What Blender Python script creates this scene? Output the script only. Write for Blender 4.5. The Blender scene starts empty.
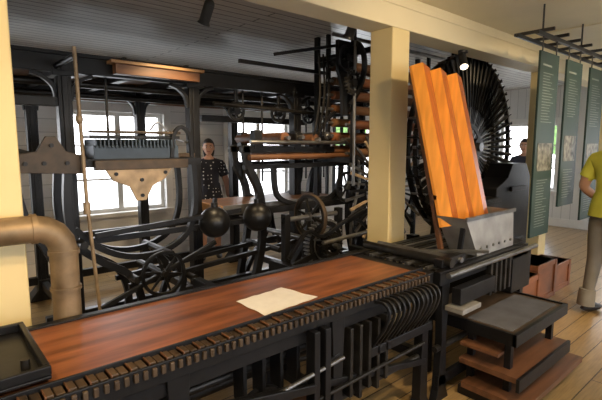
import bpy, math, random
from mathutils import Vector, Matrix
random.seed(4)
scene=bpy.context.scene
scene.view_settings.view_transform='Standard'
# ---------------------------------------------------------------- materials
def newmat(name):
    m=bpy.data.materials.new(name); m.use_nodes=True
    nt=m.node_tree; b=nt.nodes['Principled BSDF']
    return m,nt,b
def mat(name,c,rough=.5,metal=0.0,var=.25,scale=(6,6,6),bump=0.0,spec=.5):
    m,nt,b=newmat(name)
    tc=nt.nodes.new('ShaderNodeTexCoord'); mp=nt.nodes.new('ShaderNodeMapping')
    mp.inputs['Scale'].default_value=scale
    nz=nt.nodes.new('ShaderNodeTexNoise'); nz.inputs['Scale'].default_value=1.0; nz.inputs['Detail'].default_value=5
    nt.links.new(tc.outputs['Object'],mp.inputs[0]); nt.links.new(mp.outputs[0],nz.inputs['Vector'])
    cr=nt.nodes.new('ShaderNodeValToRGB')
    cr.color_ramp.elements[0].position=.3; cr.color_ramp.elements[1].position=.7
    cr.color_ramp.elements[0].color=[x*(1-var) for x in c]+[1]
    cr.color_ramp.elements[1].color=[min(1,x*(1+var)) for x in c]+[1]
    nt.links.new(nz.outputs['Fac'],cr.inputs[0]); nt.links.new(cr.outputs[0],b.inputs['Base Color'])
    b.inputs['Roughness'].default_value=rough; b.inputs['Metallic'].default_value=metal
    b.inputs['Specular IOR Level'].default_value=spec
    if bump:
        bp=nt.nodes.new('ShaderNodeBump'); bp.inputs['Strength'].default_value=bump; bp.inputs['Distance'].default_value=.01
        nt.links.new(nz.outputs['Fac'],bp.inputs['Height']); nt.links.new(bp.outputs[0],b.inputs['Normal'])
    return m
def planks(name,c1,c2,mort,bw,rh,rough,msize=.004,bump=.3,grain=.2,swap=False,spec=.5,vert=False):
    m,nt,b=newmat(name)
    tc=nt.nodes.new('ShaderNodeTexCoord'); mp=nt.nodes.new('ShaderNodeMapping')
    nt.links.new(tc.outputs['Object'],mp.inputs[0])
    if vert: mp.inputs['Rotation'].default_value=(math.radians(90),0,0)
    if swap: mp.inputs['Rotation'].default_value=(0,0,math.radians(90))
    br=nt.nodes.new('ShaderNodeTexBrick'); br.inputs['Scale'].default_value=1
    br.inputs['Brick Width'].default_value=bw; br.inputs['Row Height'].default_value=rh
    br.inputs['Mortar Size'].default_value=msize; br.inputs['Mortar Smooth'].default_value=.1
    br.inputs['Color1'].default_value=(*c1,1); br.inputs['Color2'].default_value=(*c2,1); br.inputs['Mortar'].default_value=(*mort,1)
    nt.links.new(mp.outputs[0],br.inputs['Vector'])
    nz=nt.nodes.new('ShaderNodeTexNoise'); nz.inputs['Detail'].default_value=6
    mp2=nt.nodes.new('ShaderNodeMapping'); mp2.inputs['Scale'].default_value=(1.2,14,14)
    nt.links.new(mp.outputs[0],mp2.inputs[0]); nt.links.new(mp2.outputs[0],nz.inputs['Vector'])
    mx=nt.nodes.new('ShaderNodeMixRGB'); mx.blend_type='MULTIPLY'; mx.inputs[0].default_value=1
    cr=nt.nodes.new('ShaderNodeValToRGB'); cr.color_ramp.elements[0].position=.3; cr.color_ramp.elements[1].position=.7
    cr.color_ramp.elements[0].color=(1-grain,)*3+(1,); cr.color_ramp.elements[1].color=(1,1,1,1)
    nt.links.new(nz.outputs['Fac'],cr.inputs[0])
    nt.links.new(br.outputs['Color'],mx.inputs[1]); nt.links.new(cr.outputs[0],mx.inputs[2]); nt.links.new(mx.outputs[0],b.inputs['Base Color'])
    b.inputs['Roughness'].default_value=rough; b.inputs['Specular IOR Level'].default_value=spec
    bp=nt.nodes.new('ShaderNodeBump'); bp.invert=True; bp.inputs['Strength'].default_value=bump; bp.inputs['Distance'].default_value=.005
    nt.links.new(br.outputs['Fac'],bp.inputs['Height']); nt.links.new(bp.outputs[0],b.inputs['Normal'])
    return m
IRON=mat('black_iron',(.007,.007,.008),.38,.0,.4,(9,9,9),.15,.35)
IRON2=mat('worn_iron',(.024,.022,.020),.36,.5,.5,(14,14,14),.15)
STEEL=mat('dull_steel',(.24,.24,.24),.33,.85,.3,(10,10,10))
GREYM=mat('galvanised_sheet',(.32,.31,.29),.42,.5,.25,(7,7,7))
PIPEM=mat('oxidised_pipe',(.25,.175,.10),.48,.45,.45,(8,8,8),.1)
BRASS=mat('pale_brass',(.42,.30,.18),.45,.2,.3,(12,12,12))
BROWNM=mat('brown_cast_metal',(.075,.050,.030),.45,.2,.35,(12,12,12))
TABLE=mat('table_board_wood',(.235,.080,.030),.33,0,.55,(2.4,18,8),.04)
BROWN=mat('dark_brown_wood',(.13,.056,.025),.45,0,.4,(2,18,14),.1)
ROLLW=mat('roller_wood',(.15,.075,.035),.45,0,.4,(2,18,14),.1)
DECK=planks('deck_boards',(.20,.10,.05),(.16,.08,.04),(.02,.01,.005),4,.16,.5)
TAN=mat('tan_wood',(.34,.19,.085),.4,0,.35,(2,20,16),.1)
SLAT=mat('slat_wood',(.060,.038,.022),.42,0,.6,(20,5,5))
ORANGE=mat('shaded_orange_varnished_wood',(.42,.098,.010),.36,0,.30,(26,26,1.6))  # deep tone paints the shaded facet of each chute ridge
ORANGE2=mat('lit_orange_board_edge',(.78,.30,.040),.38,0,.18,(26,26,1.6))  # same chute wood, painted brighter as the lit facet of each ridge
REDB=mat('red_brown_box_wood',(.20,.075,.033),.45,0,.3,(3,12,8))
CREAM=mat('cream_paint',(.74,.60,.31),.5,0,.05,(2,2,2))
CREAMC=mat('cream_ceiling_paint',(.78,.68,.45),.6,0,.05,(2,2,2))
WALLW=planks('white_wall_panelling',(.66,.65,.63),(.63,.62,.60),(.35,.35,.34),30,.16,.5,.004,.5,.06,vert=True)
WALLS=planks('white_end_panelling',(.66,.66,.64),(.63,.63,.61),(.35,.35,.34),30,.16,.5,.004,.5,.06)
CEILW=planks('white_board_ceiling',(.80,.80,.79),(.72,.73,.73),(.22,.23,.24),5,.115,.25,.007,1,.2)
FLOOR=planks('floorboards',(.40,.265,.115),(.32,.21,.09),(.06,.035,.018),3.4,.145,.28,.004,.5,.35)
WHITE=mat('white_trim_paint',(.70,.69,.66),.45,0,.05)
PAPER=mat('white_paper',(.84,.81,.77),.7,0,.04,(20,20,20))
TEAL=mat('dark_teal_panel',(.014,.034,.030),.5,0,.1)
TEXTM=mat('panel_lettering',(.17,.20,.18),.6,0,.1)
PHOTO=mat('panel_photograph',(.12,.12,.10),.5,0,.9,(22,22,22))
BLUEG=mat('blue_grey_comb',(.045,.065,.09),.4,.2,.3)
BLACKP=mat('black_plastic',(.015,.015,.015),.4)
SKIN=mat('skin',(.55,.30,.20),.5,0,.08)
LIP=mat('lip',(.35,.12,.10),.5); EYEW=mat('eye_white',(.8,.8,.78),.3,0,.02); EYED=mat('eye_iris',(.03,.02,.015),.2)
HAIRG=mat('grey_hair',(.25,.23,.21),.7,0,.3,(60,60,60)); HAIRD=mat('dark_hair',(.02,.014,.011),.6,0,.3,(60,60,60))
YSHIRT=mat('yellow_tshirt_cloth',(.60,.58,.07),.8,0,.12,(5,5,5),.2)
KHAKI=mat('grey_khaki_cloth',(.20,.18,.145),.8,0,.15,(6,6,6),.2)
NAVY=mat('navy_cloth',(.02,.023,.04),.8,0,.2); SHOE=mat('shoe_leather',(.03,.024,.02),.4)
GREYC=mat('grey_cloth',(.09,.09,.10),.8)
def dotmat():
    m,nt,b=newmat('polka_dot_dress')
    tc=nt.nodes.new('ShaderNodeTexCoord'); v=nt.nodes.new('ShaderNodeTexVoronoi'); v.inputs['Scale'].default_value=22
    v.inputs['Randomness'].default_value=.3
    cr=nt.nodes.new('ShaderNodeValToRGB'); cr.color_ramp.interpolation='CONSTANT'
    cr.color_ramp.elements[0].color=(.75,.75,.75,1); cr.color_ramp.elements[1].color=(.02,.02,.03,1); cr.color_ramp.elements[1].position=.22
    nt.links.new(tc.outputs['Object'],v.inputs['Vector']); nt.links.new(v.outputs['Distance'],cr.inputs[0]); nt.links.new(cr.outputs[0],b.inputs['Base Color'])
    b.inputs['Roughness'].default_value=.8; return m
DOTS=dotmat()
YARD=mat('pale_gravel',(.58,.60,.60),.9,0,.12,(1,1,1)); LEAF=mat('leaves',(.13,.24,.07),.8,0,.6,(5,5,5)); BARK=mat('bark',(.09,.06,.04),.9)
def lampmat():
    m,nt,b=newmat('lamp_glow'); b.inputs['Emission Color'].default_value=(1,.85,.6,1); b.inputs['Emission Strength'].default_value=6; return m
LAMP=lampmat()
# ---------------------------------------------------------------- mesh builder
def cat(pts,k=6,closed=False):
    P=[Vector(p) for p in pts]; n=len(P); out=[]
    for i in range(n if closed else n-1):
        if closed: a,b,c,d=P[(i-1)%n],P[i],P[(i+1)%n],P[(i+2)%n]
        else: a=P[max(i-1,0)];b=P[i];c=P[i+1];d=P[min(i+2,n-1)]
        for j in range(k):
            t=j/k
            out.append(.5*((2*b)+(c-a)*t+(2*a-5*b+4*c-d)*t*t+(3*b-a-3*c+d)*t**3))
    if not closed: out.append(P[-1])
    return out
class B:
    def __init__(s,name): s.name=name; s.v=[]; s.f=[]; s.mi=[]; s.sm=[]; s.mats=[]
    def mid(s,m):
        if m not in s.mats: s.mats.append(m)
        return s.mats.index(m)
    def add(s,vs,fs,m,smooth=False):
        o=len(s.v); s.v+= [tuple(v) for v in vs]; k=s.mid(m)
        for f in fs: s.f.append(tuple(i+o for i in f)); s.mi.append(k); s.sm.append(smooth)
    def box(s,x0,x1,y0,y1,z0,z1,m):
        vs=[(x0,y0,z0),(x1,y0,z0),(x1,y1,z0),(x0,y1,z0),(x0,y0,z1),(x1,y0,z1),(x1,y1,z1),(x0,y1,z1)]
        s.add(vs,[(0,3,2,1),(4,5,6,7),(0,1,5,4),(1,2,6,5),(2,3,7,6),(3,0,4,7)],m)
    def bar(s,p1,p2,w,h,m,up=(0,0,1)):
        s.sweep([p1,p2],w,h,m,up)
    def sweep(s,pts,w,d,m,n=(0,1,0),smooth=0,closed=False):
        if smooth: pts=cat(pts,smooth,closed)
        P=[Vector(p) for p in pts]; n=Vector(n).normalized(); N=len(P); vs=[]
        for i,p in enumerate(P):
            a=P[(i-1)%N] if (closed or i>0) else p; c=P[(i+1)%N] if (closed or i<N-1) else p
            t=(c-a).normalized(); nn=n
            if abs(t.dot(nn))>.98: nn=Vector((1,0,0)) if abs(t.x)<.9 else Vector((0,1,0))
            q=t.cross(nn).normalized(); nn=q.cross(t).normalized()
            ww=w if not isinstance(w,(list,tuple)) else w[0]+(w[1]-w[0])*i/(N-1)
            for sx,sy in((1,1),(-1,1),(-1,-1),(1,-1)): vs.append(p+q*ww/2*sx+nn*d/2*sy)
        fs=[]
        for i in range(N if closed else N-1):
            a=4*i;b=4*((i+1)%N)
            for j in range(4): fs.append((a+j,a+(j+1)%4,b+(j+1)%4,b+j))
        if not closed: fs+=[(3,2,1,0),tuple(4*(N-1)+j for j in range(4))]
        s.add(vs,fs,m)
    def tube(s,pts,r,m,smooth=0,n=12,closed=False):
        if smooth: pts=cat(pts,smooth,closed)
        P=[Vector(p) for p in pts]; N=len(P); vs=[]; q=None
        for i,p in enumerate(P):
            a=P[(i-1)%N] if (closed or i>0) else p; c=P[(i+1)%N] if (closed or i<N-1) else p
            t=(c-a).normalized()
            if q is None: q=t.orthogonal().normalized()
            q=(q-t*q.dot(t)).normalized(); w=t.cross(q)
            rr=r if not isinstance(r,(list,tuple)) else (r[i] if len(r)==N else r[0]+(r[-1]-r[0])*i/(N-1))
            for j in range(n):
                an=2*math.pi*j/n; vs.append(p+(q*math.cos(an)+w*math.sin(an))*rr)
        fs=[]
        for i in range(N if closed else N-1):
            a=n*i;b=n*((i+1)%N)
            for j in range(n): fs.append((a+j,a+(j+1)%n,b+(j+1)%n,b+j))
        s.add(vs,fs,m,True)
        if not closed:
            s.add(vs[:n],[tuple(range(n))[::-1]],m); s.add(vs[-n:],[tuple(range(n))],m)
    def cyl(s,p1,p2,r,m,n=16): s.tube([p1,p2],r,m,0,n)
    def ell(s,c,r,m,n=16,k=10,fn=None):
        vs=[];fs=[]
        for i in range(k+1):
            th=math.pi*i/k
            for j in range(n):
                ph=2*math.pi*j/n; v=Vector((math.sin(th)*math.cos(ph),math.sin(th)*math.sin(ph),math.cos(th)))
                if fn: v=fn(v)
                vs.append((c[0]+r[0]*v.x,c[1]+r[1]*v.y,c[2]+r[2]*v.z))
        for i in range(k):
            for j in range(n): fs.append((i*n+j,(i+1)*n+j,(i+1)*n+(j+1)%n,i*n+(j+1)%n))
        s.add(vs,fs,m,True)
    def plate(s,prof,y0,y1,m,axis='y'):
        n=len(prof)
        f=(lambda p,y:(p[0],y,p[1])) if axis=='y' else (lambda p,y:(y,p[0],p[1]))
        if axis=='z': f=lambda p,y:(p[0],p[1],y)
        vs=[f(p,y0) for p in prof]+[f(p,y1) for p in prof]
        fs=[tuple(range(n)),tuple(range(2*n-1,n-1,-1))]+[(i,n+i,n+(i+1)%n,(i+1)%n) for i in range(n)]
        s.add(vs,fs,m)
    def ring(s,c,R,w,d,m,axis='y',n=48):
        pts=[]
        for i in range(n):
            a=2*math.pi*i/n
            if axis=='y': pts.append((c[0]+R*math.cos(a),c[1],c[2]+R*math.sin(a)))
            elif axis=='x': pts.append((c[0],c[1]+R*math.cos(a),c[2]+R*math.sin(a)))
            else: pts.append((c[0]+R*math.cos(a),c[1]+R*math.sin(a),c[2]))
        s.sweep(pts,w,d,m,{'y':(0,1,0),'x':(1,0,0),'z':(0,0,1)}[axis],0,True)
    def wheel(s,c,R,m,axis='y',spokes=6,rim=.035,d=.04,teeth=0,hub=.04,mh=None):
        mh=mh or m
        s.ring(c,R-rim/2,rim,d,m,axis)
        c=Vector(c)
        ax={'y':Vector((0,1,0)),'x':Vector((1,0,0)),'z':Vector((0,0,1))}[axis]
        e1=Vector((1,0,0)) if axis!='x' else Vector((0,1,0)); e2=ax.cross(e1)
        s.cyl(c-ax*d*.9,c+ax*d*.9,hub,mh)
        for i in range(spokes):
            a=2*math.pi*i/spokes+.2; dr=e1*math.cos(a)+e2*math.sin(a)
            s.sweep([c+dr*hub*.8,c+dr*(R-rim*.8)],[rim*.9,rim*.6],d*.5,m,ax)
        for i in range(teeth):
            a=2*math.pi*i/teeth; dr=e1*math.cos(a)+e2*math.sin(a)
            s.sweep([c+dr*(R-.004),c+dr*(R+.022)],[2*math.pi*R/teeth*.6,2*math.pi*R/teeth*.35],d,mh,ax)
    def done(s,bevel=0,origin=None):
        me=bpy.data.meshes.new(s.name)
        o=Vector(origin) if origin else Vector((0,0,0))
        me.from_pydata([tuple(Vector(v)-o) for v in s.v],[],s.f)
        for m in s.mats: me.materials.append(m)
        me.polygons.foreach_set('material_index',s.mi); me.polygons.foreach_set('use_smooth',s.sm)
        me.update()
        ob=bpy.data.objects.new(s.name,me); scene.collection.objects.link(ob); ob.location=o
        if bevel:
            b=ob.modifiers.new('bevel','BEVEL'); b.width=bevel; b.segments=2; b.limit_method='ANGLE'; b.angle_limit=math.radians(50)
        return ob
def group(name,obs):
    e=bpy.data.objects.new(name,None); scene.collection.objects.link(e); e.empty_display_size=.1
    for o in obs: o.parent=e
    return e
# ---------------------------------------------------------------- room shell
X0,X1,Y0,Y1,ZC=-1.6,9.6,-1.9,6.15,2.75
b=B('floor'); b.box(X0,X1,Y0,Y1,-.1,0,FLOOR); b.done()
b=B('ceiling'); b.box(X0,X1,2.42,Y1,ZC,ZC+.1,CEILW); b.box(X0,X1,Y0,2.42,ZC,ZC+.1,CREAMC)
for i in range(6): b.box(X0+2.2*i,X0+2.2*i+.05,Y0,2.2,ZC-.012,ZC+.001,CREAMC)
b.done()
wins=[1.5+2.32*k for k in range(-1,4)]; WW=1.24; WZ0,WZ1=.70,2.04
def wall_with_windows(name,y0,y1,starts,m,along='x',a0=X0,a1=X1,ww=WW,z0=WZ0,z1=WZ1):
    b=B(name)
    def bx(a,c,za,zb):
        if c-a<=0.001: return
        if along=='x': b.box(a,c,y0,y1,za,zb,m)
        else: b.box(y0,y1,a,c,za,zb,m)
    bx(a0,a1,0,z0); bx(a0,a1,z1,ZC); p=a0
    for w in starts: bx(p,w,z0,z1); p=w+ww
    bx(p,a1,z0,z1); b.done()
wins=[w for w in wins if w>X0 and w+WW<X1]
wall_with_windows('wall_north',Y1,Y1+.2,wins,WALLW)
swins=[-1.3,.6,2.5,4.4,6.3]
wall_with_windows('wall_south',Y0-.2,Y0,swins,WALLW,ww=1.5)
ewins=[-.6,1.3,3.35]
wall_with_windows('wall_east',X1,X1+.2,ewins,WALLS,'y',Y0-.2,Y1+.2,ww=1.15)
b=B('wall_west'); b.box(X0-.2,X0,Y0-.2,Y1+.2,0,ZC,WALLS); b.done()
wn=[0]
def window(a,ww,plane,along='x',inner=1):
    wn[0]+=1; b=B('window_%d'%wn[0])
    def bx(a0,a1,d0,d1,z0,z1,m=WHITE):
        d0,d1=sorted((plane+d0*inner,plane+d1*inner))
        if along=='x': b.box(a0,a1,d0,d1,z0,z1,m)
        else: b.box(d0,d1,a0,a1,z0,z1,m)
    e=.10
    bx(a-e,a,-.03,0,WZ0-e,WZ1+e); bx(a+ww,a+ww+e,-.03,0,WZ0-e,WZ1+e); bx(a,a+ww,-.03,0,WZ1,WZ1+e); bx(a-.14,a+ww+.14,-.08,0,WZ0-.05,WZ0)
    t=.05
    bx(a,a+t,.06,.12,WZ0,WZ1); bx(a+ww-t,a+ww,.06,.12,WZ0,WZ1); bx(a+t,a+ww-t,.06,.12,WZ0,WZ0+t); bx(a+t,a+ww-t,.06,.12,WZ1-t,WZ1)
    bx(a+ww/2-.035,a+ww/2+.035,.06,.12,WZ0+t,WZ1-t)
    for i in(1,2): z=WZ0+(WZ1-WZ0)*i/3; bx(a+t,a+ww-t,.075,.105,z-.012,z+.012)
    b.done()
for w in wins: window(w,WW,Y1,'x',1)
for w in swins: window(w,1.5,Y0,'x',-1)
for w in ewins: window(w,1.15,X1,'y',1)
b=B('baseboard_north'); b.box(X0,X1,Y1-.025,Y1,0,.16,WHITE); b.done()
b=B('baseboard_east'); b.box(X1-.025,X1,Y0,Y1-.03,0,.16,WHITE); b.done()
b=B('ceiling_beam_1'); b.box(X0,X1,2.2,2.44,2.5,ZC,CREAMC); b.box(X0,X1,2.19,2.2,2.66,2.70,CREAMC); b.done(.01)  # the ceiling beam carried by the posts, thin strip along its face
for x in(.12,2.84,5.9,8.6):
    b=B('support_post'); b.box(x,x+.22,2.2,2.42,0,2.5,CREAM); b.box(x-.015,x+.235,2.185,2.435,0,.12,CREAM); b.done(.008)
b=B('ground'); b.box(-30,45,-30,45,-1.3,-1.2,YARD); b.done()
for (x,y,h) in((18,19,3.6),(24,21,4.2),(22,6,3.2)):
    b=B('tree'); b.tube([(x,y,-1.195),(x,y,0),(x,y+.1,h*.6)],[.22,.12],BARK,3)
    for i in range(9):
        a=random.random()*6.28; r=random.random()*1.3
        b.ell((x+r*math.cos(a),y+r*math.sin(a),h*.5+random.random()*h*.5),(1.0+random.random()*.4,)*3,LEAF,14,9,lambda v:v*(1+.16*math.sin(9*v.x+4*v.y)*math.cos(8*v.z)))
    b.done()
# ---------------------------------------------------------------- feed table
TZ=.85
b=B('feed_table')
b.box(-.25,2.22,1.52,2.03,TZ-.035,TZ,TABLE)
b.box(.0,2.30,2.03,2.07,TZ-.07,TZ+.008,IRON)
b.box(-.25,2.30,1.44,1.51,TZ-.06,TZ-.03,IRON)
n=78
for i in range(n):
    x=-.24+i*(2.5/n)
    b.box(x,x+2.5/n*.84,1.452,1.508,TZ-.034,TZ-.006+(.004 if i%2 else 0),SLAT)
    if i%2: b.box(x,x+.006,1.446,1.508,TZ-.034,TZ+.001,BROWN)
    b.box(x+.004,x+2.5/n*.62,1.424,1.437,TZ-.045,TZ-.014,SLAT if i%2 else BROWNM)
b.box(-.25,2.30,1.436,1.446,TZ-.085,TZ-.006,IRON)
b.box(-.25,2.30,1.508,1.52,TZ-.05,TZ+.010,IRON)
b.box(-.25,2.30,1.455,1.50,TZ-.15,TZ-.062,IRON)
b.box(2.22,2.30,1.44,2.06,TZ-.09,TZ-.01,IRON)
for x in(.0,.62,1.45,2.20):
    for y in(1.44,1.98):
        b.plate([(x,TZ-.07),(x+.09,TZ-.07),(x+.075,.45),(x+.085,.06),(x+.12,0),(x-.03,0),(x+.005,.06),(x+.015,.45)],y,y+.06,IRON)
    b.box(x+.02,x+.07,1.5,1.98,.30,.36,IRON); b.box(x+.02,x+.07,1.5,1.98,TZ-.18,TZ-.1,IRON)
b.cyl((-.2,1.47,.33),(2.28,1.47,.33),.018,IRON2); b.cyl((-.2,1.6,.60),(2.28,1.6,.60),.022,IRON2); b.cyl((-.2,1.75,.48),(2.28,1.75,.48),.03,IRON2)
b.bar((-.1,1.45,.18),(1.5,1.45,.58),.03,.03,IRON,(0,1,0)); b.bar((.7,1.45,.60),(2.25,1.45,.30),.035,.03,IRON,(0,1,0))
b.cyl((.4,1.9,.55),(2.2,1.9,.25),.02,IRON2); b.bar((.7,1.8,.22),(2.2,1.8,.22),.04,.04,IRON,(0,1,0)); b.box(1.0,1.7,1.6,1.9,.10,.13,BROWN)
b.cyl((.55,1.41,.50),(1.5,1.41,.58),.010,STEEL,8); b.cyl((.55,1.42,.40),(2.2,1.42,.44),.010,IRON2,8); b.bar((.7,1.40,.62),(1.3,1.40,.50),.04,.02,IRON,(0,1,0))
for i in range(5):
    x=1.56+i*.07; b.box(x,x+.022,1.42,1.54,.34-.03*(i%2),.70,IRON2)
for i in range(4):
    x=.98+i*.10; b.box(x,x+.02,1.5,1.58,.50,.7,IRON)
for i in range(12):   # curved finger springs
    x=1.76+i*.042
    b.sweep([(x,1.45,.785),(x+.01,1.385,.79),(x+.02,1.355,.74),(x,1.365,.67),(x-.02,1.40,.60),(x-.02,1.44,.54)],.016,.012,IRON2 if i%3 else IRON,(1,0,0),5)
b.box(1.72,2.28,1.42,1.46,.50,.55,IRON)
b.wheel((1.1,1.54,.36),.16,IRON,'y',5,.03,.03); b.wheel((.35,1.5,.5),.12,IRON,'y',5,.025,.03,24)
for x in(1.30,1.37): b.box(x,x+.035,1.40,1.46,.22,.76,IRON)
ft=b.done(.003)
b=B('paper_sheet')
def pz(u,v): return TZ+.003+.002*(1+math.sin(u*7)*math.cos(v*5))*.6
vs=[];fs=[];N=16
cs=[Vector((1.12,1.765)),Vector((1.42,1.79)),Vector((1.46,1.55)),Vector((1.12,1.53))]
for i in range(N+1):
    for j in range(N+1):
        u=i/N;v=j/N; p=(cs[0]*(1-u)+cs[1]*u)*(1-v)+(cs[3]*(1-u)+cs[2]*u)*v
        j2=.003*math.sin(23*u+11*v)*(1 if i in(0,N) or j in(0,N) else 0); vs.append((p.x+j2,p.y+j2,pz(u,v)))
for i in range(N):
    for j in range(N): a=i*(N+1)+j; fs.append((a,a+1,a+N+2,a+N+1))
b.add(vs,fs,PAPER,True); b.done()
b=B('iron_tray'); z=TZ+.011
b.box(-.2,.28,1.53,2.01,z,z+.012,IRON)
for a in((-.2,.28,1.53,1.55),(-.2,.28,1.99,2.01),(-.2,-.18,1.55,1.99),(.26,.28,1.55,1.99)): b.box(*a,z+.012,z+.045,IRON)
b.cyl((.22,1.60,z+.01),(.22,1.60,z+.06),.014,IRON2)
for x in(-.15,.2):
    for y in(1.56,1.95): b.box(x,x+.03,y,y+.03,TZ,z,IRON)
b.done(.004)
b=B('stove_pipe')
px,py,pzz=.47,2.135,1.25; R=.11
pts=[(-.9,py,pzz),(px-R,py,pzz)]+[(px-R+R*math.sin(a),py,pzz-R+R*math.cos(a)) for a in[math.pi/2*i/4 for i in range(1,5)]]+[(px,py,.0)]
b.tube(pts,.058,PIPEM,0,24)
for p,q in(((px-R-.01,py,pzz),(px-R+.012,py,pzz)),((px,py,pzz-R+.005),(px,py,pzz-R-.015)),((-.1,py,pzz),(-.08,py,pzz)),((px,py,.62),(px,py,.60)),((px,py,.98),(px,py,.965))): b.cyl(p,q,.064,PIPEM,24)
b.done()
# ---------------------------------------------------------------- grate bed
b=B('iron_grate_bed')
for y in(1.40,2.06): b.box(2.32,3.56,y,y+.05,TZ-.09,TZ-.005,IRON)
for x in(2.32,2.75,3.2,3.50): b.box(x,x+.05,1.45,2.06,TZ-.08,TZ-.02,IRON)
for i in range(12):
    y=1.46+i*.05
    if i%3==1: b.box(2.36,3.5,y,y+.028,TZ-.02,TZ,STEEL)
    else: b.box(2.36,3.5,y,y+.028,TZ-.02,TZ-.004,IRON2)
b.cyl((2.34,1.36,TZ-.02),(3.6,1.36,TZ-.02),.018,STEEL)
b.cyl((2.45,1.40,TZ+.03),(2.45,2.1,TZ+.03),.03,IRON2); b.cyl((2.60,1.42,TZ+.02),(2.60,2.1,TZ+.02),.018,STEEL)
for x in(2.36,3.46):
    for y in(1.41,2.05): b.plate([(x-.03,0),(x+.12,0),(x+.09,.07),(x+.07,.4),(x+.09,TZ-.09),(x,TZ-.09),(x+.02,.4),(x,.07)],y,y+.05,IRON)
b.cyl((2.33,1.43,.35),(3.5,1.43,.35),.02,IRON2); b.box(2.36,3.5,1.41,1.44,.10,.17,IRON)
b.box(2.42,2.86,1.32,1.38,.64,.74,IRON); b.box(2.38,2.60,1.28,1.40,.60,.63,GREYM)
b.box(3.3,3.62,1.40,1.5,.50,.80,IRON); b.box(3.50,3.74,1.5,2.06,.1,.83,IRON)
for i in range(5): b.box(2.9+i*.07,2.93+i*.07,1.37,1.405,.58,.80,IRON2)
b.bar((2.62,1.75,TZ+.02),(2.72,1.3,TZ+.08),.03,.02,STEEL)
b.box(2.40,2.68,1.44,1.5,TZ,TZ+.05,IRON)
gb=b.done(.003)
b=B('stepped_shelf')
b.box(2.60,3.38,1.07,1.72,.455,.485,BROWNM); b.box(2.58,3.40,1.045,1.07,.42,.495,IRON); b.box(2.58,2.60,1.05,1.72,.42,.495,IRON); b.box(3.38,3.40,1.05,1.72,.42,.495,IRON)
b.box(2.64,3.34,1.10,1.39,.485,.489,GREYC)
b.box(2.56,3.36,1.02,1.39,.21,.245,BROWN); b.box(2.54,3.36,1.0,1.02,.17,.25,IRON); b.box(2.54,3.50,.96,1.36,.06,.10,BROWN); b.box(2.56,3.36,1.14,1.39,.33,.35,BROWN)
for x in(2.64,3.28):
    for y in(1.10,1.34,1.66): b.box(x,x+.04,y,y+.04,.0,.455,IRON)
b.box(2.56,2.60,1.02,1.39,.0,.06,IRON); b.box(3.34,3.38,1.02,1.39,0,.06,IRON)
b.done(.004)
# ---------------------------------------------------------------- orange trough + hopper
b=B('corrugated_boards')
x0=2.71; W=.66; zb,zt=1.04,2.16; yb,yt=1.64,1.93
k=3; pw=W/k
def chpt(x,dy,t,th=0): return (x,yb+(yt-yb)*t+dy+th,zb+(zt-zb)*t+(dy+th)*-.25)
def strip(xa,ya,xb,yb_,m,t0=0,t1=1,th=.02):
    vs=[chpt(xa,ya,t0),chpt(xb,yb_,t0),chpt(xb,yb_,t1),chpt(xa,ya,t1),chpt(xa,ya,t0,th),chpt(xb,yb_,t0,th),chpt(xb,yb_,t1,th),chpt(xa,ya,t1,th)]
    b.add(vs,[(0,1,2,3),(5,4,7,6),(0,4,5,1),(3,2,6,7),(1,5,6,2),(0,3,7,4)],m)
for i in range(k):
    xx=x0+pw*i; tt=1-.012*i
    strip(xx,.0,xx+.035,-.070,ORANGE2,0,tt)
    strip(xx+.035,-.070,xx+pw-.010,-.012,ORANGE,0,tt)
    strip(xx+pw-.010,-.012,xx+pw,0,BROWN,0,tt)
b.bar((x0,yb+.07,zb+.2),(x0+W,yb+.07,zb+.2),.04,.03,BROWN); b.bar((x0,yt+.0,zt-.15),(x0+W,yt+.0,zt-.15),.04,.03,BROWN)
for xx in(x0+.05,x0+W-.08): b.bar((xx,yb+.03,TZ+.012),(xx,yt+.03,zt-.05),.03,.03,BROWN,(1,0,0))
ch=b.done()
b=B('hopper')
vs=[(2.84,1.44,TZ+.001),(3.38,1.44,TZ+.001),(3.34,1.66,TZ+.001),(2.86,1.66,TZ+.001),(2.70,1.46,TZ+.27),(3.40,1.46,TZ+.27),(3.40,1.68,TZ+.27),(2.70,1.68,TZ+.27)]
b.add(vs,[(0,3,2,1),(0,1,5,4),(1,2,6,5),(2,3,7,6),(3,0,4,7)],GREYM)
b.box(2.69,3.41,1.445,1.46,TZ+.255,TZ+.28,STEEL)
for i in range(6): b.cyl((2.88+i*.09,1.45,TZ+.05),(2.88+i*.09,1.435,TZ+.05),.01,STEEL,8)
b.bar((3.40,1.5,TZ+.2),(3.48,1.5,TZ+.01),.03,.02,IRON); b.bar((2.74,1.5,TZ+.2),(2.70,1.5,TZ+.01),.03,.02,IRON)
hp=b.done()
group('corrugated_wood_chute',[ch,hp])
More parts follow.
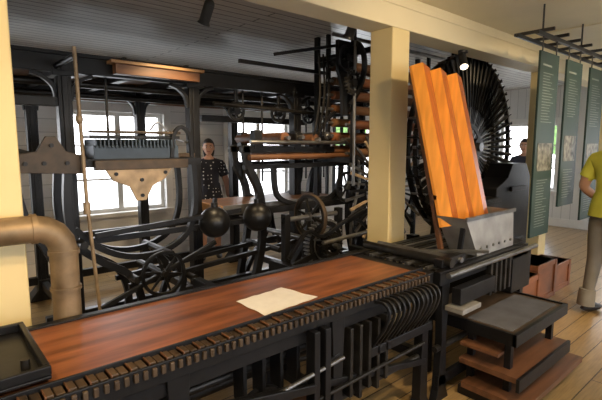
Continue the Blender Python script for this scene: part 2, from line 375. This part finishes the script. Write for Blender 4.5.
# ---------------------------------------------------------------- radial wheel
b=B('radial_blade_wheel'); C=Vector((4.84,2.64,1.58)); R=1.04
b.cyl(C-Vector((0,.14,0)),C+Vector((0,.14,0)),.10,IRON,24); b.cyl(C-Vector((0,.17,0)),C-Vector((0,.14,0)),.05,STEEL,20)
b.ring(C,R-.02,.03,.05,IRON2); b.ring(C,.62,.03,.04,IRON); b.ring(C,.24,.05,.05,IRON); b.ring(C+Vector((0,.12,0)),R-.05,.04,.04,IRON)
for i in range(64):
    a=2*math.pi*i/64; dr=Vector((math.cos(a),0,math.sin(a))); tn=Vector((-math.sin(a),0,math.cos(a)))
    b.sweep([C+dr*.10,C+dr*.6,C+dr*(R+.01)],[.012,.03],.035,IRON if i%4 else STEEL,(0,1,0))
    b.sweep([C+dr*.45+Vector((0,-.03,0)),C+dr*(R)+Vector((0,-.03,0))],[.03,.06],.012,IRON,tn*.8+Vector((0,.6,0)))
    if i%2: b.cyl(C+dr*(R-.02)+Vector((0,-.06,0)),C+dr*(R-.02)+Vector((0,.12,0)),.012,STEEL if i%4==1 else IRON,8)
for x in(C.x-.35,C.x+.35):
    b.bar((x,C.y+.22,0),(C.x+(x-C.x)*.3,C.y+.22,1.62),.10,.06,IRON,(0,1,0))
b.box(C.x-.8,C.x+.8,C.y-.16,C.y+.25,.02,.12,IRON); b.box(C.x-.14,C.x+.14,C.y+.13,C.y+.25,1.45,1.72,IRON)
for x in(C.x-.78,C.x+.68): b.box(x,x+.1,C.y-.16,C.y-.08,.1,.62,IRON); b.box(x,x+.1,C.y+.15,C.y+.25,.1,.62,IRON)
b.done()
b=B('wheel_drive_cabinet')
b.box(3.80,4.55,2.12,2.42,.12,1.02,IRON); b.box(3.78,4.60,2.10,2.44,1.02,1.06,IRON2); b.box(3.79,4.58,2.11,2.42,0,.12,IRON)
b.plate([(4.60,.0),(5.42,.0),(5.42,1.25),(5.30,1.40),(4.95,1.40),(4.85,1.25),(4.60,1.15)],2.16,2.42,IRON)
b.box(4.66,5.28,2.13,2.16,.5,.56,IRON2); b.box(4.9,5.28,2.13,2.16,1.1,1.15,IRON2)
for i in range(4): b.box(3.84+i*.18,3.98+i*.18,2.108,2.12,.3,.9,IRON2)
b.done(.006)
for(x,y,w,d,h,m) in((4.62,1.72,.48,.30,.40,REDB),(4.05,1.66,.46,.32,.36,REDB),(5.2,1.75,.42,.3,.3,REDB)):
    b=B('wooden_crate'); b.box(x,x+w,y,y+d,.02,h,m)
    for zz in(.0,h-.05): b.box(x-.012,x+w+.012,y-.012,y+d+.012,zz,zz+.05,m)
    for xx in(x-.014,x+w-.036): b.box(xx,xx+.05,y-.016,y,.0,h,m)
    b.done(.003)
b=B('wooden_bench'); b.box(6.2,7.4,2.75,3.1,.42,.47,BROWN)
for x in(6.25,7.3): 
    for y in(2.78,3.02): b.box(x,x+.05,y,y+.05,0,.42,BROWN)
b.box(6.3,7.3,2.9,2.94,.3,.36,BROWN); b.done(.004)
M=[]
# ---------------------------------------------------------------- spoke reel
b=B('spoked_stick_reel'); C=Vector((3.92,3.02,1.14)); R=.66
b.cyl(C-Vector((0,.1,0)),C+Vector((0,.5,0)),.05,IRON); b.ring(C,.12,.04,.03,IRON); b.ring(C,R*.62,.014,.016,IRON)
for i in range(44):
    a=2*math.pi*i/44; dr=Vector((math.cos(a),0,math.sin(a)))
    o=Vector((0,.05*(i%2),0))
    b.sweep([C+o+dr*.08,C+o+dr*R],[.012,.028],.02,(BRASS,STEEL,IRON,STEEL)[i%4],(0,1,0))
b.plate([(3.6,0),(4.25,0),(4.2,.06),(4.0,.5),(3.98,1.2),(3.86,1.2),(3.84,.5),(3.65,.06)],3.42,3.48,IRON)
M.append(b.done())
# ---------------------------------------------------------------- roller rack
b=B('roller_rack')
for k2,y in enumerate((3.15,3.42)):
    for i in range(7):
        z=1.52+i*.145+.03*k2
        b.cyl((3.42,y,z),(5.2,y,z),.045,(ROLLW,BROWN,REDB)[(i+k2)%3]); b.cyl((3.34,y,z),(5.28,y,z),.015,STEEL,8)
for x in(3.37,5.22):
    b.box(x,x+.04,3.08,3.12,1.42,2.75,IRON); b.box(x,x+.04,3.44,3.48,1.42,2.75,IRON)
    b.box(x,x+.04,3.60,3.66,0,2.75,IRON); b.box(x,x+.04,3.08,3.66,1.42,1.48,IRON); b.box(x,x+.04,3.08,3.66,2.42,2.48,IRON)
b.sweep([(3.36,3.1,2.6),(3.3,2.95,2.55),(3.3,2.88,2.4),(3.34,2.95,2.2),(3.3,3.05,2.0)],.05,.03,IRON,(1,0,0),5)
b.bar((2.55,3.3,2.42),(3.4,3.3,2.62),.03,.03,IRON,(0,1,0)); b.wheel((3.3,3.1,2.45),.13,IRON,'y',5,.03,.03); b.wheel((3.28,3.0,2.2),.10,IRON2,'y',5,.03,.03,20)
b.plate([(3.2,2.62),(3.5,2.62),(3.46,2.35),(3.42,2.1),(3.34,1.9),(3.28,1.9),(3.26,2.2),(3.2,2.35)],3.13,3.17,IRON)
b.bar((2.3,3.5,2.36),(3.4,3.5,2.36),.035,.035,IRON,(0,1,0)); b.cyl((3.3,3.0,1.2),(3.3,3.0,2.6),.015,STEEL,8)
b.cyl((3.2,3.2,2.68),(5.2,3.2,2.68),.02,STEEL); b.bar((3.36,2.7,2.5),(3.36,3.6,2.5),.05,.05,IRON)
for i in range(3): b.sweep([(3.22-.06*i,3.3,2.5),(3.24-.06*i,3.3,2.1),(3.2-.06*i,3.34,1.7)],.02,.012,IRON2,(0,1,0),4)
M.append(b.done(.003))
# ---------------------------------------------------------------- large machine frame
b=B('cast_iron_frame'); NY,FY=3.9,5.2
cols=(.93,2.03,3.3,4.4)
for y in(NY,FY):
    for x in cols:
        b.box(x-.05,x+.05,y-.05,y+.05,.1,2.24,IRON); b.box(x-.022,x+.022,y-.062,y+.062,.15,2.2,IRON)
        b.plate([(x-.14,0),(x+.14,0),(x+.12,.05),(x+.06,.12),(x+.05,.22),(x-.05,.22),(x-.06,.12),(x-.12,.05)],y-.09,y+.09,IRON)
        b.box(x-.085,x+.085,y-.075,y+.075,2.13,2.17,IRON)
        for sg in(-1,1): b.sweep([(x+sg*.05,y,1.95),(x+sg*.07,y,2.05),(x+sg*.14,y,2.12),(x+sg*.22,y,2.15)],.03,.05,IRON,(0,1,0),5)
    b.box(.1,4.5,y-.04,y+.04,2.16,2.30,IRON); b.box(.1,4.5,y-.07,y+.07,2.285,2.31,IRON)
    b.box(.7,4.5,y-.03,y+.03,.16,.24,IRON); 
for x in cols+(.2,1.48,2.66): b.box(x-.035,x+.035,NY,FY,2.17,2.27,IRON)
for x in cols: b.box(x-.03,x+.03,NY,FY,.12,.2,IRON)
b.cyl((.2,4.2,2.12),(4.4,4.2,2.12),.03,IRON2); b.cyl((.2,4.9,2.1),(4.4,4.9,2.1),.03,IRON2)
for x in(.5,1.3,2.7,2.95,3.6,3.9): b.cyl((x,4.05,1.2 if x>2.4 else 1.6),(x,4.05,2.2),.012,IRON2,8)
b.box(.1,.93,3.86,3.94,1.9,1.97,IRON); b.bar((.1,3.88,1.7),(.93,3.88,1.45),.05,.04,IRON,(0,1,0))
b.cyl((2.2,3.8,2.0),(3.9,3.8,1.95),.02,IRON2); b.box(2.4,3.9,4.4,4.46,1.86,1.93,IRON)
for x in(2.55,3.1,3.55): b.wheel((x,3.95,1.95),.10,IRON,'y',5,.025,.03); b.bar((x,3.95,2.0),(x,3.95,2.2),.03,.03,IRON,(0,1,0))
M.append(b.done(.004))
b=B('top_deck'); b.box(.25,4.35,4.0,5.1,2.315,2.345,DECK); b.box(.25,4.35,5.22,5.26,2.08,2.30,BROWN); b.box(.25,4.35,4.0,5.1,2.27,2.29,DECK); M.append(b.done())
b=B('hanging_side_board'); b.box(1.28,2.02,3.72,3.80,2.17,2.25,BROWN); b.box(1.24,2.06,3.70,3.82,2.25,2.275,TAN)
for x in(1.35,1.9): b.box(x,x+.03,3.75,3.87,2.275,2.31,IRON)
M.append(b.done(.003))
# ---------------------------------------------------------------- left comb carriage
b=B('comb_carriage')
b.box(.35,1.95,3.72,3.78,1.44,1.53,BROWNM); b.box(.35,1.85,3.42,3.47,1.44,1.50,IRON)
for x in(.5,1.0,1.58,1.80): b.box(x,x+.04,3.46,3.73,1.45,1.50,IRON)
b.box(.98,1.70,3.36,3.42,1.42,1.49,BROWNM); b.plate([(1.05,1.42),(1.56,1.42),(1.50,1.34),(1.40,1.29),(1.34,1.18),(1.27,1.18),(1.22,1.29),(1.10,1.34)],3.365,3.385,BRASS)
for x,z in((1.12,1.39),(1.5,1.39),(1.31,1.22),(1.31,1.34)): b.cyl((x,3.35,z),(x,3.37,z),.014,IRON,10)
b.box(1.0,1.66,3.45,3.72,1.49,1.60,BLUEG)
for i in range(22): b.box(1.01+i*.029,1.022+i*.029,3.43,3.72,1.58,1.645,BLUEG)
b.box(.98,1.68,3.46,3.70,1.65,1.675,IRON2); b.box(.98,1.68,3.44,3.5,1.69,1.71,BROWNM)
b.plate([(.50,1.42),(.90,1.40),(.93,1.52),(.80,1.56),(.74,1.66),(.68,1.66),(.62,1.56),(.50,1.54)],3.38,3.41,BROWNM)
for x,z in((.55,1.48),(.66,1.48),(.8,1.48),(.71,1.6)): b.cyl((x,3.36,z),(x,3.38,z),.014,IRON,10)
b.bar((.1,3.45,1.56),(.55,3.45,1.46),.05,.04,IRON,(0,1,0))
b.sweep([(1.60,3.45,1.5),(1.62,3.45,1.68),(1.69,3.45,1.75),(1.76,3.45,1.68),(1.78,3.45,1.5)],.03,.03,IRON,(0,1,0),5)
b.sweep([(1.45,3.5,1.72),(1.52,3.5,1.78),(1.65,3.5,1.66),(1.80,3.5,1.62)],.015,.015,STEEL,(0,1,0),5)
b.tube([(.88,3.34,2.26),(.89,3.34,1.75),(.90,3.33,1.2),(.95,3.33,.35)],.013,BRASS,0,10)
b.cyl((.88,3.34,2.2),(.88,3.9,2.2),.02,IRON); b.ell((.885,3.34,1.78),(.025,.025,.04),BRASS); b.cyl((.90,3.34,1.12),(.90,3.34,1.2),.024,BRASS)
for y in(3.44,3.74):
    b.sweep([(.82,y,1.45),(.80,y,1.15),(.84,y,.90),(1.0,y,.74),(1.22,y,.58),(1.30,y,.30),(1.18,y,.04)],.055,.045,IRON,(0,1,0),6)
    b.sweep([(1.78,y,1.45),(1.79,y,1.1),(1.70,y,.86),(1.48,y,.74),(1.22,y,.74),(1.0,y,.84),(.84,y,1.0)],.045,.045,IRON,(0,1,0),6)
    b.sweep([(1.5,y,.74),(1.66,y,.50),(1.6,y,.25),(1.72,y,.04)],.05,.045,IRON,(0,1,0),6)
    b.bar((.9,y,.04),(2.9,y,.04),.07,.06,IRON,(0,1,0)); b.bar((.86,y,.90),(2.4,y,.90),.045,.04,IRON,(0,1,0)); b.bar((1.2,y,.50),(2.9,y,.62),.04,.04,IRON,(0,1,0))
for p in((.86,.90),(1.5,.74),(1.22,.58),(1.7,.5),(2.3,.9),(2.6,.6)): b.cyl((p[0],3.3,p[1]),(p[0],3.85,p[1]),.028,IRON2)
b.bar((.95,3.36,.95),(2.2,3.36,1.02),.04,.03,IRON,(0,1,0)); b.bar((.95,3.3,.42),(1.9,3.3,.78),.035,.03,IRON,(0,1,0))
b.wheel((1.42,3.28,.60),.18,IRON,'y',6,.025,.03,0,.03,IRON2); b.cyl((1.42,3.24,.60),(1.42,3.8,.60),.022,IRON2)
b.sweep([(.5,3.5,1.42),(.55,3.5,1.1),(.72,3.5,.7),(.7,3.5,.3),(.78,3.5,.02)],.05,.04,IRON,(0,1,0),6); b.box(.66,.90,3.44,3.56,0,.05,IRON)
M.append(b.done(.003))
b=B('lever_counterweights')
for x,y in((1.93,3.36),(2.38,3.36)):
    b.ell((x,y,.94),(.135,.135,.135),IRON,28,18); b.cyl((x,y,1.07),(x,y,1.11),.03,IRON)
    b.bar((x,y,1.09),(x+.01,y+.0,1.15),.03,.03,IRON,(0,1,0)); b.cyl((x,y-.02,.94),(x,y+.38,.94),.022,IRON2)
M.append(b.done())
# ---------------------------------------------------------------- lower drive gear
b=B('gear_drive')
b.wheel((2.82,2.92,.70),.21,IRON,'y',6,.04,.06,40,.04,STEEL); b.ring((2.82,2.885,.70),.15,.012,.012,STEEL); b.wheel((2.82,2.82,.70),.10,IRON2,'y',5,.03,.05,24)
b.wheel((2.72,3.0,.95),.20,IRON2,'x',6,.03,.035,0,.04,STEEL); b.ring((2.72,3.0,.95),.205,.008,.04,BROWNM,'x')
b.cyl((2.82,2.72,.70),(2.82,3.9,.70),.025,STEEL); b.cyl((2.4,3.0,.95),(3.1,3.0,.95),.022,STEEL)
b.plate([(2.5,0),(3.15,0),(3.1,.06),(2.95,.4),(2.92,.78),(2.72,.78),(2.70,.4),(2.55,.06)],3.06,3.11,IRON)
b.box(2.4,2.46,2.97,3.03,.0,1.0,IRON); b.box(3.06,3.12,2.97,3.03,0,1.0,IRON)
b.cyl((1.2,2.75,.42),(3.2,2.75,.42),.022,IRON2); b.bar((1.4,2.9,.30),(2.7,2.9,.62),.05,.03,IRON,(0,1,0)); b.bar((1.5,2.6,.60),(3.0,2.6,.66),.04,.03,IRON,(0,1,0))
b.box(1.5,1.56,2.55,2.95,0,.62,IRON); b.box(2.2,2.26,2.55,2.95,0,.64,IRON); b.box(2.92,2.98,2.5,2.7,0,.7,IRON)
b.wheel((2.0,2.7,.45),.17,IRON,'y',6,.03,.03); b.wheel((1.75,2.6,.52),.10,IRON2,'y',5,.03,.04,26)
b.sweep([(3.0,2.8,.9),(3.15,2.7,1.0),(3.3,2.7,.9),(3.35,2.8,.5)],.04,.04,IRON,(0,1,0),5)
b.sweep([(2.3,2.8,.66),(2.5,2.8,.86),(2.7,2.8,.80),(3.05,2.8,.92),(3.3,2.8,.80)],.03,.03,IRON,(0,1,0),5); b.cyl((2.5,2.6,.80),(3.5,2.6,.84),.018,STEEL,10)
M.append(b.done(.002))
# ---------------------------------------------------------------- central press bed
b=B('roller_press')
for y,o in((3.42,0),(4.10,.30)):
    for sx,x in((1,2.45+o),(-1,3.72)):
        b.sweep([(x-.12*sx,y,.0),(x-.05*sx,y,.35),(x+.03*sx,y,.75),(x+.0*sx,y,1.15),(x-.12*sx,y,1.40),(x-.16*sx,y,1.60)],.07,.06,IRON,(0,1,0),6)
    b.bar((2.25+o,y,1.56),(3.9,y,1.56),.06,.06,IRON,(0,1,0)); b.bar((2.28+o,y,1.40),(3.86,y,1.40),.045,.05,IRON,(0,1,0))
    b.bar((2.3,y,.98),(3.85,y,.98),.06,.06,IRON,(0,1,0)); b.bar((2.35,y,.05),(3.85,y,.05),.08,.06,IRON,(0,1,0))
    b.sweep([(2.62+o*.3,y,1.40),(2.66+o*.3,y,1.12),(2.86,y,1.02),(3.1,y,1.0),(3.34,y,1.02),(3.52,y,1.14),(3.56,y,1.40)],.045,.05,IRON,(0,1,0),6)
    b.sweep([(3.08,y,.98),(3.02,y,.6),(2.8,y,.3),(2.7,y,.06)],.05,.05,IRON,(0,1,0),6); b.sweep([(3.08,y,.98),(3.14,y,.6),(3.36,y,.3),(3.46,y,.06)],.05,.05,IRON,(0,1,0),6)
    for x in(2.42+o,2.9,3.3,3.7): b.box(x-.04,x+.04,y-.04,y+.04,1.56,1.74,IRON)
b.box(2.1,3.6,3.52,4.14,1.01,1.04,ROLLW); b.box(2.08,2.11,3.5,4.16,.97,1.05,TAN); b.box(2.1,3.6,3.49,3.52,.96,1.05,STEEL)
for x,z,r,m in((2.72,1.67,.055,BROWN),(2.9,1.68,.05,IRON2),(3.12,1.66,.055,BROWN),(3.3,1.70,.04,STEEL),(3.5,1.66,.05,BROWN),(3.7,1.68,.05,IRON2)):
    b.cyl((x,3.36,z),(x,4.16,z),r,m,20); b.cyl((x,3.3,z),(x,4.22,z),.02,STEEL,10)
b.cyl((2.3,3.36,1.49),(3.9,3.36,1.49),.028,BROWN); b.cyl((2.3,3.34,1.63),(3.8,3.34,1.63),.018,STEEL)
b.box(2.75,3.5,3.55,4.0,1.46,1.52,BROWN)
b.wheel((3.55,3.32,1.15),.17,IRON,'y',6,.03,.03,0,.03,STEEL); b.wheel((3.75,3.34,1.5),.10,IRON2,'y',5,.025,.03,24)
for i in range(6): b.box(3.78,3.80,3.5+i*.12,3.54+i*.12,1.0,1.95,IRON)
b.box(3.76,3.82,3.40,4.16,1.93,1.98,IRON)
b.sweep([(3.78,3.4,1.96),(3.7,3.4,2.05),(3.5,3.4,2.0),(3.3,3.4,1.85),(3.2,3.4,1.74)],.03,.03,IRON,(0,1,0),5)
b.tube([(3.6,3.3,.35),(3.5,3.2,.8),(3.62,3.2,1.3),(3.55,3.3,1.8)],.016,STEEL,6)
M.append(b.done(.003))
group('textile_machine',M)
# ---------------------------------------------------------------- display panels
def panel(x,w,z0,z1,y):
    b=B('hanging_text_panel')
    b.box(x,x+w,y,y+.018,z0,z1,TEAL)
    for xx in(x+.05,x+w-.05): b.cyl((xx,y+.009,z1),(xx,y+.009,2.5),.006,BLACKP,8)
    z=z1-.10
    b.box(x+.05,x+w*.6,y-.002,y,z-.015,z,TEXTM); z-=.07
    while z>z0+ (z1-z0)*.62:
        b.box(x+.07,x+.07+(w-.15)*(.55+.45*random.random()),y-.002,y,z-.005,z,TEXTM); z-=.024
    b.box(x+.05,x+w-.05,y-.003,y,z-.40,z-.16,PHOTO); z-=.48
    while z>z0+.08:
        b.box(x+.07,x+.07+(w-.15)*(.55+.45*random.random()),y-.002,y,z-.005,z,TEXTM); z-=.024
    b.done()
panel(3.98,.40,.80,2.38,1.56); panel(4.58,.40,1.02,2.38,1.56); panel(5.22,.44,.82,2.38,1.56); panel(5.95,.46,.82,2.38,1.56)
b=B('panel_hanging_rail')
b.box(3.9,7.0,1.555,1.585,2.5,2.53,BLACKP); b.box(3.9,7.0,1.72,1.74,2.5,2.53,BLACKP)
for x in(4.0,4.32,4.62,4.92,5.25,5.6,6.1,6.7): b.box(x,x+.025,1.48,1.80,2.53,2.555,BLACKP)
for x in(4.0,4.92,5.6,6.7): b.cyl((x+.012,1.57,2.555),(x+.012,1.57,2.75),.008,BLACKP,8)
b.done()
# ---------------------------------------------------------------- spots
def spot(p,aim,ceil,power,name='ceiling_spotlight',col=(1,.74,.42),size=1.5):
    b=B(name); p=Vector(p); d=(Vector(aim)-p).normalized()
    b.cyl((p.x,p.y,ceil),(p.x,p.y,ceil-.025),.045,BLACKP); b.cyl((p.x,p.y,ceil-.02),(p.x,p.y,p.z+.02),.01,BLACKP,8)
    b.cyl(p-d*.06,p+d*.07,.04,BLACKP,20); b.tube([p+d*.07,p+d*.09],[.04,.05],BLACKP,0,20)
    b.cyl(p+d*.09,p+d*.092,.036,LAMP,16); b.ell(p-d*.06,(.039,)*3,BLACKP)
    b.done()
    L=bpy.data.lights.new(name+'_beam','SPOT'); L.energy=power; L.color=col; L.spot_size=size; L.spot_blend=.6; L.shadow_soft_size=.06
    o=bpy.data.objects.new(name+'_beam',L); scene.collection.objects.link(o); o.location=p+d*.13
    o.rotation_euler=d.to_track_quat('-Z','Y').to_euler()
spot((1.77,3.12,2.60),(1.6,4.2,.8),ZC,75)
spot((4.05,2.3,2.41),(3.2,1.4,.8),2.5,22)
spot((2.80,2.58,2.56),(3.0,3.6,1.2),ZC,75)
spot((.9,.2,2.6),(1.3,1.9,.8),ZC,120)
spot((2.0,-.2,2.6),(3.0,1.7,1.4),ZC,150)
spot((4.3,-.3,2.6),(4.9,1.6,1.2),ZC,200)
spot((-.4,.8,2.6),(.3,2.2,1.4),ZC,90)
b=B('smoke_detector'); b.tube([(5.04,1.3,ZC),(5.04,1.3,ZC-.03),(5.04,1.3,ZC-.045)],[.05,.05,.03],WHITE,0,24); b.done()
# ---------------------------------------------------------------- people
def skinmesh(V,E,Rr,root=0,sub=2):
    me=bpy.data.meshes.new('sk'); me.from_pydata(V,E,[]); ob=bpy.data.objects.new('sk',me); scene.collection.objects.link(ob)
    ob.modifiers.new('s','SKIN'); 
    sv=me.skin_vertices[0].data
    for i,r in enumerate(Rr): sv[i].radius=r if isinstance(r,tuple) else (r,r)
    sv[root].use_root=True
    m=ob.modifiers.new('d','SUBSURF'); m.levels=sub; m.render_levels=sub
    dg=bpy.context.evaluated_depsgraph_get(); dg.update(); ev=ob.evaluated_get(dg); em=ev.to_mesh()
    vs=[v.co.copy() for v in em.vertices]; fs=[tuple(p.vertices) for p in em.polygons]
    ev.to_mesh_clear(); bpy.data.objects.remove(ob); bpy.data.meshes.remove(me); return vs,fs
def person(name,x,y,face,H,top,bottom,hair,longhair=False,arm=((.25,-.04,1.13),(.27,.10,.92)),stride=.06,dress=False,turn=0):
    b=B(name); k=H/1.75
    V=[(0,0,.96),(0,.005,1.12),(0,.01,1.28),(0,-.005,1.42),(0,-.01,1.49),(0,.01,1.56)]
    Rr=[(.155,.115),(.14,.10),(.16,.115),(.12,.085),(.056,.056),(.052,.052)]
    E=[(0,1),(1,2),(2,3),(3,4),(4,5)]
    for sg in(-1,1):
        a=len(V); fw=stride*sg
        V+=[(sg*.165,-.01,1.405),(sg*arm[0][0],arm[0][1],arm[0][2]),(sg*arm[1][0],arm[1][1],arm[1][2])]
        Rr+=[.068,.047,.031]; E+=[(3,a),(a,a+1),(a+1,a+2)]
        c=len(V); V+=[(sg*.095,0,.88),(sg*.10,fw*.5+.015,.50),(sg*.105,fw-.02,.10),(sg*.12,fw+.06,.045),(sg*.13,fw+.15,.035)]
        Rr+=[.10,.066,.045,.04,.035]; E+=[(0,c),(c,c+1),(c+1,c+2),(c+2,c+3),(c+3,c+4)]
    vs,fs=skinmesh(V,E,Rr)
    groups={}
    el=arm[0][2]
    for f in fs:
        c=sum((vs[i] for i in f),Vector())/len(f)
        if c.z<.085: m=SHOE
        elif abs(c.x)>.19 and c.z<(1.405+el)/2-.02 and c.z>.6: m=SKIN
        elif c.z>1.475: m=SKIN
        elif c.z>.94: m=top
        elif dress and c.z<.5: m=SKIN
        else: m=bottom
        groups.setdefault(m,[]).append(f)
    base=len(b.v); b.v+=[tuple(v) for v in vs]
    for m,ff in groups.items():
        kk=b.mid(m)
        for f in ff: b.f.append(tuple(i+base for i in f)); b.mi.append(kk); b.sm.append(True)
    if dress: 
        vsk=[];fsk=[];n=28
        for q,(z,rx,ry) in enumerate(((1.12,.15,.115),(.98,.18,.14),(.8,.22,.18),(.5,.27,.23))):
            for j in range(n): a=6.283*j/n; w=1+.05*math.sin(a*7)*q/3; vsk.append((rx*w*math.cos(a),ry*w*math.sin(a),z))
        for q in range(3):
            for j in range(n): fsk.append((q*n+j,q*n+(j+1)%n,(q+1)*n+(j+1)%n,(q+1)*n+j))
        b.add(vsk,fsk,top,True)
    else:
        n=28; vsk=[]; fsk=[]
        for q,(z,rx,ry) in enumerate(((1.10,.148,.112),(1.0,.172,.135),(.90,.185,.145))):
            for j in range(n): a=6.283*j/n; vsk.append((rx*math.cos(a)*(1+.02*math.sin(5*a)*q),ry*math.sin(a)*(1+.02*math.sin(5*a)*q),z))
        for q in range(2):
            for j in range(n): fsk.append((q*n+j,q*n+(j+1)%n,(q+1)*n+(j+1)%n,(q+1)*n+j))
        b.add(vsk,fsk,top,True)
    for sg in(-1,1):
        s0=Vector((sg*.165,-.01,1.40)); e0=Vector((sg*arm[0][0],arm[0][1],arm[0][2])); w0=Vector((sg*arm[1][0],arm[1][1],arm[1][2]))
        b.tube([s0,s0.lerp(e0,.3),s0.lerp(e0,.62)],[.066,.068,.070],top,0,18)
        d=(w0-e0).normalized(); d=(d+Vector((0,0,-.3))).normalized(); sd=Vector((0,1,0)); sd=(sd-d*sd.dot(d)).normalized(); nn=d.cross(sd)*sg
        pv=[w0,w0+d*.035,w0+d*.085]; hv,hf=skinmesh([tuple(p) for p in pv],[(0,1),(1,2)],[(.03,.024),(.036,.02),(.036,.017)],0,1)
        b.add(hv,hf,SKIN,True)
        for i,(of,ln) in enumerate(((.03,.072),(.010,.08),(-.010,.075),(-.029,.058))):
            p0=w0+d*.07+sd*of; p1=w0+d*.095+sd*of*1.1; p2=p1+(d*.85-nn*.4).normalized()*ln*.5; p3=p2+(d*.5-nn*.8).normalized()*ln*.45
            hv,hf=skinmesh([tuple(p) for p in(p0,p1,p2,p3)],[(0,1),(1,2),(2,3)],[.0095,.0095,.0085,.007],0,1); b.add(hv,hf,SKIN,True)
        p0=w0+d*.025+sd*.02; p1=p0+(d*.5+sd*.8).normalized()*.035; p2=p1+(d*.9+sd*.2-nn*.3).normalized()*.032
        hv,hf=skinmesh([tuple(p) for p in(p0,p1,p2)],[(0,1),(1,2)],[.013,.011,.009],0,1); b.add(hv,hf,SKIN,True)
        if not dress: b.tube([(sg*.105,stride*sg*.9-.015,.22),(sg*.105,stride*sg-.02,.07)],[.066,.073],bottom,0,18)
        b.ell((sg*.12,stride*sg+.07,.035),(.048,.125,.035),SHOE,16,8)
    hc=Vector((0,.025,1.635)); h0=len(b.v)
    def hf_(v):
        w=Vector(v)
        if w.z<0: w.x*=1-.28*(-w.z)**1.5; w.y=w.y*(1-.15*-w.z)+(.12*-w.z)
        if w.y>.75 and -.3<w.z<.25: w.y-=.05
        if w.y<0: w.y*=1.05
        return w
    b.ell(hc,(.077,.098,.118),SKIN,28,20,hf_)
    for sg in(-1,1):
        b.ell(hc+Vector((sg*.029,.079,.004)),(.014,.012,.008),EYEW,10,8); b.ell(hc+Vector((sg*.029,.089,.004)),(.006,.004,.006),EYED,8,6)
        b.tube([hc+Vector((sg*.014,.093,.024)),hc+Vector((sg*.03,.093,.029)),hc+Vector((sg*.046,.082,.024))],.004,hair,0,6)
        b.ell(hc+Vector((sg*.078,-.003,-.008)),(.009,.02,.031),SKIN,12,8)
    b.tube([hc+Vector((0,.086,.018)),hc+Vector((0,.104,-.008)),hc+Vector((0,.113,-.026)),hc+Vector((0,.092,-.034))],[.007,.010,.014,.009],SKIN,0,10)
    b.tube([hc+Vector((-.024,.086,-.058)),hc+Vector((0,.096,-.057)),hc+Vector((.024,.086,-.058))],.006,LIP,3,8)
    def hh(v):
        w=Vector(v)
        if w.y>.25 and w.z<.5: w=w*.86
        if (w.z<-.25) and not longhair: w=w*.84
        if longhair and w.z<-.1: w.z*=1.7; 
        if longhair and w.z<-.1 and w.y>.0: w=Vector((w.x*.9,w.y*.3,w.z))
        return w
    b.ell(hc+Vector((0,-.010,.012)),(.087,.106,.122),hair,26,18,hh)
    if turn:
        Rm=Matrix.Rotation(turn,4,'Z')
        for i in range(h0,len(b.v)):
            p=Vector(b.v[i])-hc; b.v[i]=tuple(Rm@p+hc)
    Mx=Matrix.Translation((x,y,0))@Matrix.Rotation(face-math.pi/2,4,'Z')@Matrix.Scale(k,4)
    b.v=[tuple(Mx@Vector(v)) for v in b.v]
    return b.done()
person('man_in_yellow_shirt',4.82,1.19,math.radians(-25),1.84,YSHIRT,KHAKI,HAIRG,arm=((.26,-.04,1.14),(.24,.18,1.0)))
person('woman_in_dotted_dress',3.12,5.55,math.radians(-120),1.68,DOTS,DOTS,HAIRD,True,dress=True)
person('visitor_in_dark_clothes',7.75,3.2,math.radians(-170),1.70,NAVY,GREYC,HAIRD)
# ---------------------------------------------------------------- world / light
w=bpy.data.worlds.new('World'); scene.world=w; w.use_nodes=True; nt=w.node_tree
bg=nt.nodes['Background']; bg.inputs['Strength'].default_value=6.6; bg.inputs['Color'].default_value=(.95,.96,1,1)
cd=bpy.data.cameras.new('camera'); cam=bpy.data.objects.new('camera',cd); scene.collection.objects.link(cam)
cd.sensor_width=36; cd.lens=36*445/602; cam.location=(0,0,1.6); cam.rotation_euler=(math.radians(83),0,math.radians(-41)); cd.clip_start=.05
scene.camera=cam
